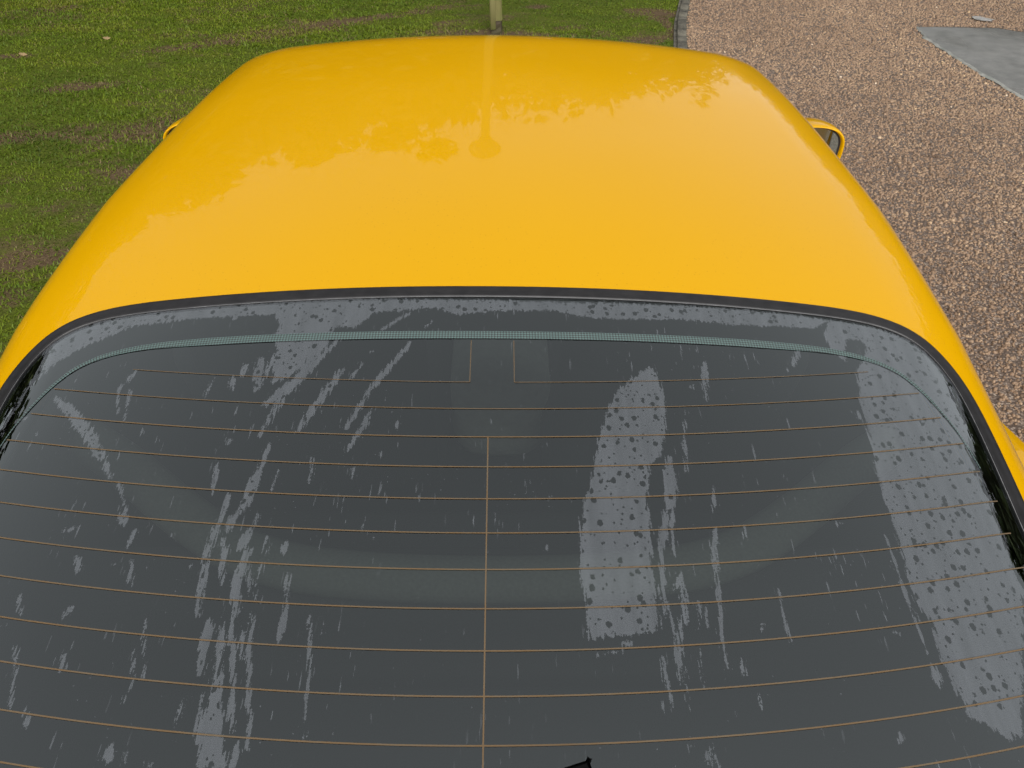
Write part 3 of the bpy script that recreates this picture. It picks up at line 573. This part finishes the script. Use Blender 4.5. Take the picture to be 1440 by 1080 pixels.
DEW_STREAKS = [(0.0067,[(0.203,0.608),(0.198,0.573),(0.193,0.537)]),(0.0045,[(0.19,0.537),(0.178,0.495)]),(0.0027,[(0.178,0.495),(0.173,0.448),(0.182,0.385)]),(0.0046,[(-0.192,0.796),(-0.225,0.738),(-0.252,0.694),(-0.264,0.642)]),(0.0051,[(-0.184,0.736),(-0.203,0.691),(-0.223,0.643)]),(0.0062,[(-0.197,0.831),(-0.237,0.723),(-0.268,0.688)]),(0.0059,[(-0.289,0.761),(-0.284,0.711)]),(0.0018,[(-0.279,0.756),(-0.275,0.729)]),(0.0037,[(-0.319,0.736),(-0.316,0.713)]),(0.0037,[(-0.307,0.751),(-0.308,0.735)]),(0.0073,[(-0.539,0.722),(-0.513,0.7),(-0.484,0.671),(-0.458,0.641),(-0.444,0.623)]),(0.0034,[(-0.438,0.616),(-0.426,0.596)]),(0.002,[(-0.411,0.585),(-0.392,0.55)]),(0.0022,[(-0.448,0.756),(-0.46,0.727),(-0.449,0.689)]),(0.0012,[(-0.445,0.725),(-0.436,0.677)]),(0.0033,[(-0.306,0.602),(-0.302,0.565)]),(0.0032,[(-0.283,0.561),(-0.285,0.54)]),(0.0066,[(-0.256,0.593),(-0.259,0.569),(-0.265,0.539)]),(0.0016,[(-0.235,0.592),(-0.235,0.567)]),(0.0026,[(-0.198,0.606),(-0.198,0.575)]),(0.0027,[(-0.251,0.631),(-0.256,0.593)]),(0.001,[(-0.342,0.734),(-0.346,0.704)]),(0.0043,[(-0.579,0.692),(-0.568,0.696)]),(0.002,[(-0.542,0.669),(-0.54,0.667)]),(0.0034,[(-0.3,0.631),(-0.298,0.637)]),(0.0031,[(-0.343,0.837),(-0.338,0.841)]),(0.0038,[(-0.103,0.781),(-0.128,0.734),(-0.145,0.704),(-0.166,0.648)]),(0.0022,[(-0.11,0.832),(-0.143,0.803)]),(0.0008,[(-0.078,0.818),(-0.085,0.808)]),(0.0033,[(-0.139,0.675),(-0.151,0.64),(-0.162,0.614)]),(0.0018,[(-0.159,0.746),(-0.171,0.723)]),(0.001,[(-0.151,0.592),(-0.15,0.579)]),(0.0011,[(-0.121,0.613),(-0.122,0.607)]),(0.0011,[(-0.108,0.653),(-0.108,0.644)]),(0.0013,[(-0.116,0.671),(-0.115,0.669)]),(0.0027,[(-0.153,0.768),(-0.152,0.766)]),(0.0038,[(-0.283,0.54),(-0.287,0.515),(-0.289,0.486),(-0.284,0.447),(-0.281,0.428)]),(0.005,[(-0.268,0.539),(-0.273,0.52)]),(0.0056,[(-0.248,0.519),(-0.255,0.497)]),(0.0018,[(-0.247,0.538),(-0.245,0.524)]),(0.0054,[(-0.247,0.494),(-0.25,0.463),(-0.244,0.426)]),(0.0031,[(-0.275,0.509),(-0.265,0.459)]),(0.0012,[(-0.23,0.48),(-0.228,0.44)]),(0.001,[(-0.242,0.483),(-0.236,0.45)]),(0.0018,[(-0.229,0.51),(-0.227,0.491)]),(0.0024,[(-0.209,0.501),(-0.21,0.49)]),(0.0033,[(-0.2,0.466),(-0.196,0.434),(-0.196,0.399)]),(0.004,[(-0.269,0.42),(-0.267,0.402),(-0.264,0.371)]),(0.004,[(-0.255,0.415),(-0.25,0.397),(-0.248,0.37)]),(0.0028,[(-0.247,0.422),(-0.229,0.357)]),(0.0021,[(-0.227,0.426),(-0.223,0.396),(-0.217,0.365),(-0.208,0.324),(-0.205,0.305)]),(0.0014,[(-0.234,0.414),(-0.227,0.383)]),(0.0027,[(-0.256,0.352),(-0.25,0.314)]),(0.0021,[(-0.228,0.349),(-0.222,0.319)]),(0.0015,[(-0.273,0.352),(-0.273,0.326),(-0.272,0.314)]),(0.0036,[(-0.214,0.309),(-0.216,0.29)]),(0.0019,[(-0.373,0.526),(-0.376,0.504)]),(0.0017,[(-0.366,0.49),(-0.359,0.464)]),(0.0037,[(-0.426,0.497),(-0.418,0.481)]),(0.0046,[(-0.395,0.545),(-0.389,0.536)]),(0.0014,[(-0.454,0.53),(-0.441,0.534)]),(0.0028,[(-0.412,0.442),(-0.414,0.433)]),(0.0016,[(-0.402,0.4),(-0.397,0.381)]),(0.0018,[(-0.472,0.459),(-0.463,0.439)]),(0.0014,[(-0.453,0.405),(-0.447,0.393),(-0.432,0.349)]),(0.0009,[(-0.17,0.424),(-0.162,0.376),(-0.162,0.347),(-0.157,0.313)]),(0.0051,[(-0.327,0.309),(-0.324,0.301)]),(0.0014,[(-0.311,0.308),(-0.309,0.297)]),(0.003,[(-0.288,0.298),(-0.286,0.293)]),(0.0021,[(-0.329,0.352),(-0.328,0.348)]),(0.0007,[(-0.334,0.396),(-0.324,0.361)]),(0.0006,[(-0.331,0.423),(-0.315,0.369)]),(0.0005,[(-0.162,0.421),(-0.159,0.403)]),(0.0013,[(-0.418,0.347),(-0.41,0.332)]),(0.0005,[(-0.134,0.322),(-0.133,0.311)]),(0.002,[(-0.334,0.516),(-0.332,0.515)]),(0.0012,[(-0.348,0.481),(-0.347,0.48)]),(0.0012,[(-0.384,0.487),(-0.383,0.486)]),(0.0014,[(-0.303,0.48),(-0.303,0.48)]),(0.0018,[(0.196,0.537),(0.191,0.52),(0.191,0.487)]),(0.0017,[(0.165,0.382),(0.165,0.357),(0.169,0.336)]),(0.0023,[(0.189,0.424),(0.178,0.385),(0.176,0.359)]),(0.0033,[(0.195,0.467),(0.186,0.451)]),(0.0005,[(0.168,0.451),(0.163,0.407)]),(0.0007,[(0.126,0.395),(0.135,0.395)]),(0.0006,[(0.104,0.384),(0.125,0.387)]),(0.0009,[(-0.12,0.505),(-0.119,0.504)]),(0.001,[(0.059,0.492),(0.06,0.492)]),(0.0031,[(0.238,0.519),(0.232,0.484),(0.227,0.44)]),(0.0016,[(0.228,0.433),(0.224,0.409),(0.223,0.373)]),(0.0033,[(0.194,0.456),(0.191,0.417)]),(0.002,[(0.188,0.415),(0.181,0.376),(0.182,0.336)]),(0.0009,[(0.205,0.437),(0.203,0.411)]),(0.0007,[(0.213,0.435),(0.211,0.413)]),(0.001,[(0.198,0.39),(0.2,0.355)]),(0.0006,[(0.225,0.341),(0.224,0.331)]),(0.0011,[(0.272,0.524),(0.269,0.51)]),(0.0019,[(0.291,0.453),(0.29,0.43),(0.291,0.401)]),(0.0007,[(0.261,0.45),(0.26,0.446)]),(0.0017,[(0.429,0.523),(0.426,0.474),(0.428,0.436),(0.426,0.398)]),(0.0028,[(0.427,0.384),(0.427,0.366)]),(0.0007,[(0.439,0.378),(0.44,0.358)]),(0.001,[(0.195,0.307),(0.198,0.289)]),(0.0008,[(0.19,0.303),(0.191,0.292)]),(0.0012,[(0.177,0.307),(0.177,0.303)]),(0.0006,[(0.266,0.417),(0.264,0.41)]),(0.0006,[(0.239,0.382),(0.238,0.369)]),(0.0026,[(0.462,0.335),(0.478,0.323)]),(0.0004,[(0.247,0.352),(0.246,0.34)]),(0.0013,[(0.374,0.534),(0.382,0.536)]),(0.0007,[(0.381,0.403),(0.383,0.402)]),(0.0007,[(0.4,0.416),(0.402,0.416)]),(0.0007,[(0.369,0.316),(0.374,0.32)]),(0.0037,[(0.27,0.756),(0.266,0.736),(0.261,0.698)]),(0.0012,[(0.247,0.719),(0.246,0.712)]),(0.0017,[(0.229,0.663),(0.223,0.625),(0.221,0.593)]),(0.001,[(0.246,0.573),(0.241,0.542)]),(0.0031,[(0.407,0.804),(0.387,0.764)]),(0.0017,[(0.378,0.757),(0.378,0.755)]),(0.0013,[(0.453,0.698),(0.45,0.687)]),(0.0007,[(0.444,0.697),(0.443,0.693)]),(0.0064,[(0.462,0.833),(0.454,0.797)])]

def dew_field(x, y):
    d = np.full(x.shape, 9.0)
    def seg(ax, ay, bx, by):
        ex, ey = bx-ax, by-ay; t = np.clip(((x-ax)*ex+(y-ay)*ey)/(ex*ex+ey*ey+1e-12), 0, 1); return np.hypot(x-ax-t*ex, y-ay-t*ey)
    for poly in DEW_POLYS:
        p = np.array(poly); m = (x > p[:, 0].min()-.05) & (x < p[:, 0].max()+.05) & (y > p[:, 1].min()-.05) & (y < p[:, 1].max()+.05)
        q = np.full(x.shape, 9.0)
        for i in range(len(p)): q = np.minimum(q, seg(*p[i], *p[(i+1) % len(p)]))
        q = np.where(in_poly(x, y, p), -q, q); d = np.minimum(d, q)
    for w, pts in DEW_STREAKS:
        pts = np.array(pts); n = len(pts)-1
        for i in range(n):
            ex = pts[i+1]-pts[i]; l2 = (ex@ex)+1e-12; t = np.clip(((x-pts[i, 0])*ex[0]+(y-pts[i, 1])*ex[1])/l2, 0, 1); u = (i+t)/n
            r = w*(0.44+0.52*np.sin(np.pi*np.clip(u*.9+.05, 0, 1)))
            d = np.minimum(d, np.hypot(x-pts[i, 0]-t*ex[0], y-pts[i, 1]-t*ex[1])-r)
    return d
gx = np.arange(-.632, .6321, .0027); gyy = np.arange(.0, .8801, .0027)
MX, MY = np.meshgrid(gx, gyy, indexing='ij'); PV = skin(MX, MY, -0.002).reshape(-1, 3); PF = grid_faces(len(gx), len(gyy))
cm = inside_out(MX.ravel()[PF].mean(1), MY.ravel()[PF].mean(1), 0.004); PF = PF[cm]; u, inv = np.unique(PF.ravel(), return_inverse=True)
rearwin = cpart('rear_window', PV[u], inv.reshape(-1, 4), DEWGLASS); rearwin['label'] = 'wide heated rear window with dew streaks'
attr(rearwin, 'dew', dew_field(MX.ravel()[u], MY.ravel()[u]))

# ---- seal, bright bead, black border, dotted band
def sweep(name, loops, mat, parent):
    """loops: list of (inward offset, height) giving the cross-section"""
    P3 = np.stack([skin(*offset_loop(d).T, h) for d, h in loops], 1)
    return npmesh(name, P3.reshape(-1, 3), grid_faces(len(OUT), len(loops), True), mat, parent)
sweep('window_seal', [(-.0040, -.006), (-.0037, .0008), (-.002, .0014), (.001, .0014), (.003, .0007), (.008, .0006), (.012, .0006), (.0145, .0004), (.0155, -.004)], RUBBER, rearwin)
sweep('bright_bead', [(.0155, .0002), (.0166, .0006)], BEAD, rearwin)
BH = [(0, .7985), (.2, .8010), (.385, .8045), (.475, .8000), (.528, .781), (.556, .746), (.573, .700), (.580, .672), (.585, .63)]
BL = np.array([(-x, y) for x, y in BH[:0:-1]] + BH); BL = resample(chaikin(BL, 3), 260)
def off_open(d):
    t = np.gradient(BL, axis=0); t /= np.linalg.norm(t, axis=1)[:, None]; n = np.stack([t[:, 1], -t[:, 0]], -1); return BL+n*np.asarray(d)[:, None]
s_al = np.concatenate([[0], np.cumsum(np.linalg.norm(np.diff(BL, axis=0), axis=1))]); wfac = np.clip(np.minimum(s_al, s_al[-1]-s_al)/.34, .10, 1)
A = off_open(0*s_al); wB = 0.0130*wfac; Bq = off_open(wB)
band = ribbon('dotted_band', skin(*A.T, -.0012), skin(*Bq.T, -.0012), BAND, rearwin)
attr(band, 'along', np.repeat(s_al, 2)); attr(band, 'across', np.stack([0*s_al, wB], -1).ravel())
def black_border():                                    # painted border under the glass, from the seal to the dotted band
    lo = OUT[np.argmin(OUT[:, 0]+9*(OUT[:, 1] < .6))]; res = []
    full = np.vstack([[(-.556, .10), (-.575, .3), (-.584, .5)], BL, [(.584, .5), (.575, .3), (.556, .10)]]); full = resample(full, 420)
    o2 = offset_loop(0.002)
    a0 = o2[np.argmin(np.hypot(o2[:, 0]+.566, o2[:, 1]-.10))]; i0 = int(np.argmin(np.hypot(o2[:, 0]-a0[0], o2[:, 1]-a0[1]))); i1 = int(np.argmin(np.hypot(o2[:, 0]-.566, o2[:, 1]-.10)))
    seq = [o2[k % len(o2)] for k in range(i0, i0+len(o2)) if True]
    path = []
    for q in seq:
        path.append(q)
        if np.hypot(*(q-o2[i1])) < 1e-9: break
    outer = resample(np.array(path), 420)
    if outer[210, 1] < .5: 
        path = []; k = i0
        while True:
            path.append(o2[k % len(o2)])
            if k % len(o2) == i1: break
            k -= 1
        outer = resample(np.array(path), 420)
    ribbon('black_border', skin(*outer.T, -.005), skin(*full.T, -.005), FRIT, rearwin)
black_border()
# ---- heater wires, each its own printed line
def wire(pts, w=0.0017):
    pts = np.asarray(pts, float); t = np.gradient(pts, axis=0); t /= np.linalg.norm(t, axis=1)[:, None]; n = np.stack([-t[:, 1], t[:, 0]], -1)
    return ribbon('heater_wire', skin(*(pts-n*w/2).T, -.0013), skin(*(pts+n*w/2).T, -.0013), HEATER, rearwin)
cs = math.cos(math.atan(.1587))
for i in range(17):
    h = (.1787 + i*.0414)*cs; lim = np.interp(i, [0, 1, 3, 5, 16], [.505, .548, .577, .586, .55])
    f = lambda x: .89-h+.2217*x*x
    if f(0) < .04: break
    if i == 0:
        for a, b in ((-.452, -.0255), (.0285, .488)):
            xs = np.linspace(a, b, 60); wire(np.stack([xs, f(xs)], -1), .0009)
        for xv in (-.0255, .0285): wire(np.stack([np.full(12, xv), np.linspace(f(xv), .783, 12)], -1), .0009)
    else:
        xs = np.linspace(-lim, lim, 120); wire(np.stack([xs, f(xs)], -1), 0.0011 if i < 2 else .0014)
yv = np.linspace(.89-(.1787+2*.0414)*cs, .06, 60); wire(np.stack([np.full(60, -.0024), yv], -1), .0014)
# wiper: the tip of its black rubber blade reaches into the picture at the bottom
bm = bmesh.new()
pA, pB = skin(.0875, .2800, .004), skin(-.30, .1725, .004)
d = Vector(pB-pA).normalized(); nrm = Vector(skin(.09, .29, 1)-skin(.09, .29, 0)); sd = nrm.cross(d).normalized()
M3 = Matrix((d, sd, nrm)).transposed().to_4x4(); M3.translation = Vector(pA)
L = (Vector(pB)-Vector(pA)).length
bevel_box(bm, (0, -.009, .0), (L, .009, .012), .003, 2, M3); bevel_box(bm, (L*.3, -.006, .0118), (L*.7, .006, .022), .003, 2, M3)
wiper = cbm('rear_wiper', bm, MATTBLACK)
bm = bmesh.new(); bevel_box(bm, (L*.5, -.008, .0215), (L*.5+.02, .30, .034), .004, 2, M3); cb = bmobj('wiper_arm', bm, MATTBLACK, wiper)

# ---- lower body: lofted sections
SY = np.array([-.80, -.76, -.66, -.45, -.2, .05, .3, .6, .85, 1.0, 1.2, 1.6, 2.1, 2.66, 2.95, 3.25, 3.5, 3.68, 3.76])
SB = np.array([.52, .66, .78, .845, .885, .912, .922, .928, .930, .918, .868, .855, .86, .875, .878, .86, .80, .68, .48])
SD = np.array([.62, .74, .86, .945, 1.00, 1.05, 1.05, 1.05, 1.05, 1.05, 1.0, 1.0, .95, .868, .835, .775, .70, .61, .52])
SZ = np.array([.58, .68, .80, .875, .905, .915, .915, .913, .900, .885, .865, .855, .845, .835, .805, .75, .68, .58, .50])
SX = np.array([.30, .42, .52, .58, .62, .66, .72, .755, .765, .772, .785, .79, .79, .74, .66, .62, .56, .46, .32])
ysb = np.linspace(-.80, 3.76, 150)
def sm(a): return np.interp(ysb, SY, np.convolve(np.pad(a, 1, mode='edge'), [.12, .76, .12], 'valid'))
bB, bD, bZ, bX = sm(SB), sm(SD), sm(SZ), sm(SX)
for i, y in enumerate(ysb):
    if -.05 <= y <= 2.66:
        x, z = section(y, np.linspace(.3, 1.4, 600)); bX[i] = x[np.argmin(np.abs(z-belt(y)))]-.012; bZ[i] = belt(y)-.002
secs = []
for y, B, D, Z, X in zip(ysb, bB, bD, bZ, bX):
    hz = max(.02, Z-.40)
    pts = [(0, D), (X*.5, D-.25*(D-Z)*.5), (X*.85, D-(D-Z)*.55), (X, Z), (X+(B-X)*.45, Z-.012), (B-.015, Z-.018), (B, Z-.05-hz*.22), (B+.004, Z-.05-hz*.55), (B-.004, .42), (B-.03, .30), (B-.09, .20), (0, .18)]
    secs.append(np.vstack([np.array(pts[:4]), chaikin(np.array(pts[3:]), 2)[1:]]))
secs = np.array(secs); ns, mp_ = secs.shape[:2]
for s in (1,):
    right = np.stack([secs[..., 0], np.repeat(ysb[:, None], mp_, 1), secs[..., 1]], -1); left = right[:, ::-1].copy(); left[..., 0] *= -1
    ring = np.concatenate([left[:, :-1], right], 1); nr = ring.shape[1]
    BV = ring.reshape(-1, 3); BF = grid_faces(ns, nr)
cx_ = BV[BF].mean(1); col = (np.arange(len(BF)) % (nr-1)); hc = nr//2
top_open = (np.abs(col-(hc-.5)) < 3) & (cx_[:, 1] > -.04) & (cx_[:, 1] < 2.65)
side_z = cx_[:, 2]; is_door = (cx_[:, 1] > 1.12) & (cx_[:, 1] < 2.42) & (side_z > .26) & (np.abs(cx_[:, 0]) > .80) & ~top_open
def bsub(mask):
    f = BF[mask]; u, inv = np.unique(f.ravel(), return_inverse=True); return BV[u].copy(), inv.reshape(-1, 4)
is_boot = (cx_[:, 1] < -.06) & (cx_[:, 1] > -.66) & (np.abs(cx_[:, 0]) < .56) & (side_z > .6); is_bonnet = (cx_[:, 1] > 2.68) & (cx_[:, 1] < 3.60) & (np.abs(cx_[:, 0]) < .62) & (side_z > .5)
V, Fa = bsub(~top_open & ~is_door & ~is_boot & ~is_bonnet); cpart('body_shell', V, Fa, PAINT)
V, Fa = bsub(is_boot); cpart('boot_lid', V, Fa, PAINT)
V, Fa = bsub(is_bonnet); cpart('bonnet', V, Fa, PAINT)
for e, nm in ((0, 'rear_bumper'), (-1, 'front_bumper')):
    loop = ring[e]; c = loop.mean(0); c[1] += (-.05 if e == 0 else .05)
    V = np.vstack([loop, loop*.6+c*.4+np.array([0, (-.03 if e == 0 else .03), 0]), c[None]]); n = len(loop)
    F1 = [(i, (i+1) % n, n+(i+1) % n, n+i) for i in range(n)] + [(n+i, n+(i+1) % n, 2*n, 2*n) for i in range(n)]
    bm = bmesh.new(); vs = [bm.verts.new(v) for v in V]
    for q in F1:
        try: bm.faces.new([vs[k] for k in dict.fromkeys(q)])
        except ValueError: pass
    cbm(nm, bm, PAINT)
for s in (-1, 1):
    V, Fa = bsub(is_door & (cx_[:, 0]*s > 0)); V[:, 0] += s*.003; dr = cpart('door', V, Fa, PAINT)
    bm = bmesh.new(); bevel_box(bm, (-.012, -.09, -.014), (.022, .09, .014), .008, 2); hd = bmobj('handle', bm, PAINT, dr); hd.location = (s*.868, 1.32, .74)
    # mirror: rounded shell, dark lip, glass
    cxm = .886 if s > 0 else -.829; cz = .905; cy = 2.12; hw, hh = .106, .064
    a = np.linspace(0, 2*np.pi, 48, endpoint=False)
    def ell(k, yo, z0=0.0):
        c, sn = np.cos(a), np.sin(a); ex = .72
        x = np.sign(c)*np.abs(c)**ex*hw*k; z = np.sign(sn)*np.abs(sn)**ex*hh*k
        z = z*(1+.16*np.sign(s)*x*s/hw)
        return np.stack([cxm+x+ (0.0), cy+yo+ s*x*-.22, cz+z+z0], -1)
    rings = [ell(.90, .014), ell(.918, .0), ell(.95, -.005), ell(.988, .0), ell(1.0, .012), ell(.985, .04), ell(.90, .08), ell(.70, .11), ell(.35, .128), ell(.02, .132)]
    mr = cpart('side_mirror', np.stack(rings, 1).reshape(-1, 3), grid_faces(48, len(rings), True), PAINT)
    g1, g0 = ell(.912, .008), ell(.86, .009); npmesh('mirror_lip', np.stack([g1, g0], 1).reshape(-1, 3), grid_faces(48, 2, True), BLACK, mr)
    g0 = ell(.87, .010); bm = bmesh.new(); bm.faces.new([bm.verts.new(q) for q in g0]); bmobj('mirror_pane', bm, MIRROR, mr, False)
    bm = bmesh.new(); bevel_box(bm, (min(s*.74, cxm-s*.05), cy-.01+.03, .835), (max(s*.74, cxm-s*.05), cy+.07, .875), .012, 2); bmobj('mirror_foot', bm, PAINT, mr)
    # lamps
    bm = bmesh.new(); bmesh.ops.create_uvsphere(bm, u_segments=20, v_segments=12, radius=1.0); bmesh.ops.scale(bm, verts=bm.verts, vec=(.15, .07, .07)); hl_ = cbm('headlight', bm, CLEARLENS); hl_.location += Vector((s*.60, 3.56, .60))
    bm = bmesh.new(); bevel_box(bm, (-.14, -.03, -.06), (.14, .03, .06), .028, 3); tl = cbm('tail_light', bm, REDLENS); tl.location += Vector((s*.53, -.74, .70))
    for wy in (.36, 2.98):
        wroot_x = s*.80
        prof = [(.215, -.09), (.25, -.10), (.295, -.10), (.315, -.08), (.318, 0), (.315, .08), (.295, .10), (.25, .10), (.215, .09)]
        aw = np.linspace(0, 2*np.pi, 40, endpoint=False)
        TV = np.array([[(px, r*math.cos(q), r*math.sin(q)) for r, px in prof] for q in aw]).reshape(-1, 3)
        bm = bmesh.new(); bevel_box(bm, (-.08, -.06, -.06), (.08, .06, .06), .02, 2); hub = cbm('wheel', bm, ALLOY); hub.location += Vector((wroot_x, wy, .315))
        npmesh('tyre', TV, grid_faces(40, len(prof), True), TYRE, hub)
        bm = bmesh.new()
        for k in range(5): bevel_box(bm, (s*.07-.012, -.022, .04), (s*.07+.012, .022, .225), .008, 1, Matrix.Rotation(k*2*math.pi/5, 4, 'X'))
        bmobj('rim', bm, ALLOY, hub)
        ar = np.linspace(R(-12), R(192), 40); B_ = float(np.interp(wy, ysb, bB))
        AV = np.array([[(s*(B_-.01), .37*math.cos(q), .37*math.sin(q)), (s*(B_+.012), .36*math.cos(q), .36*math.sin(q)), (s*(B_+.012), .345*math.cos(q), .345*math.sin(q)), (s*(B_-.2), .345*math.cos(q), .345*math.sin(q))] for q in ar]).reshape(-1, 3)
        npmesh('wheel_arch', AV, grid_faces(40, 4), PAINT, hub).location.x = -wroot_x
        bm = bmesh.new(); bmesh.ops.create_circle(bm, cap_ends=True, segments=40, radius=.345); bmesh.ops.rotate(bm, verts=bm.verts, matrix=Matrix.Rotation(R(90), 3, 'Y'))
        bmobj('arch_liner', bm, BLACK, hub, False).location.x = s*(B_+.007)-wroot_x

# ---- cabin
def softbox(name, lo, hi, r, mat, rx=0.0, pivot=None, parent=None):
    bm = bmesh.new(); bevel_box(bm, lo, hi, r, 4)
    if rx: bmesh.ops.rotate(bm, verts=bm.verts, cent=pivot, matrix=Matrix.Rotation(rx, 3, 'X'))
    return cbm(name, bm, mat, parent)
softbox('cabin_floor', (-.76, .55, .22), (.76, 2.7, .27), .01, CARPET)
softbox('luggage_floor', (-.74, -.35, .60), (.74, .62, .66), .02, CARPET)
for s in (-1, 1):
    softbox('side_trim', (s*.745-.02, .0, .25), (s*.745+.02, 2.5, .915), .015, CARPET)
    fs = softbox('front_seat', (s*.37-.25, 1.30, .34), (s*.37+.25, 1.82, .50), .06, FABRIC)
    softbox('seat_back', (s*.37-.24, 1.22, .42), (s*.37+.24, 1.36, .96), .06, FABRIC, R(14), (0, 1.3, .45), None)
    bm = bmesh.new(); bevel_box(bm, (s*.37-.13, .98, .93), (s*.37+.13, 1.08, 1.09), .04, 3); bmobj('headrest', bm, FABRIC, fs)
def tube_path(name, pts, ra, rb, mat, n=14):
    pts = resample(chaikin(np.array(pts, float), 3), 60); t = np.gradient(pts, axis=0); t /= np.linalg.norm(t, axis=1)[:, None]
    up = np.array([0, 0, 1.0]); V = []
    for k in range(n):
        a = 2*math.pi*k/n
        sdv = np.cross(t, up); V.append(pts+sdv*ra*math.cos(a)+up*rb*math.sin(a))
    return cpart(name, np.array(V).reshape(-1, 3), grid_faces(n, 60, True), mat)
tube_path('seat_top_roll', [(-.74, 1.0, .83), (-.62, .92, .83), (-.50, .82, .82), (-.36, .73, .815), (-.15, .705, .81), (.15, .705, .81), (.36, .73, .815), (.50, .82, .82), (.62, .92, .83), (.74, 1.0, .83)], .040, .03, DULLTRIM)
softbox('rear_bench', (-.66, .74, .38), (.66, 1.12, .52), .06, FABRIC)
softbox('rear_backrest', (-.68, .66, .46), (.68, .80, .80), .05, FABRIC)
softbox('centre_console', (-.115, 1.44, .28), (.145, 2.30, .60), .09, LITTRIM)  # pale colour and length imitate the light falling between the front seats
softbox('dashboard', (-.72, 2.2, .55), (.72, 2.62, .82), .08, BLACK)
bm = bmesh.new(); ringv = []
aw = np.linspace(0, 2*np.pi, 40, endpoint=False); bw = np.linspace(0, 2*np.pi, 10, endpoint=False)
SW = np.array([[((.18+.014*math.cos(b))*math.cos(q), .014*math.sin(b), (.18+.014*math.cos(b))*math.sin(q)) for b in list(bw)+[0]] for q in aw]).reshape(-1, 3)
bm.free(); sw = cpart('steering_wheel', SW, grid_faces(40, 11, True), BLACK); sw.location += Vector((.37, 2.08, .80)); sw.rotation_euler = (R(-22), 0, 0)
bm = bmesh.new(); bevel_box(bm, (-.11, -.012, -.032), (.11, .012, .032), .012, 2); im = cbm('interior_mirror', bm, BLACK); im.location += Vector((0, 1.98, 1.14))
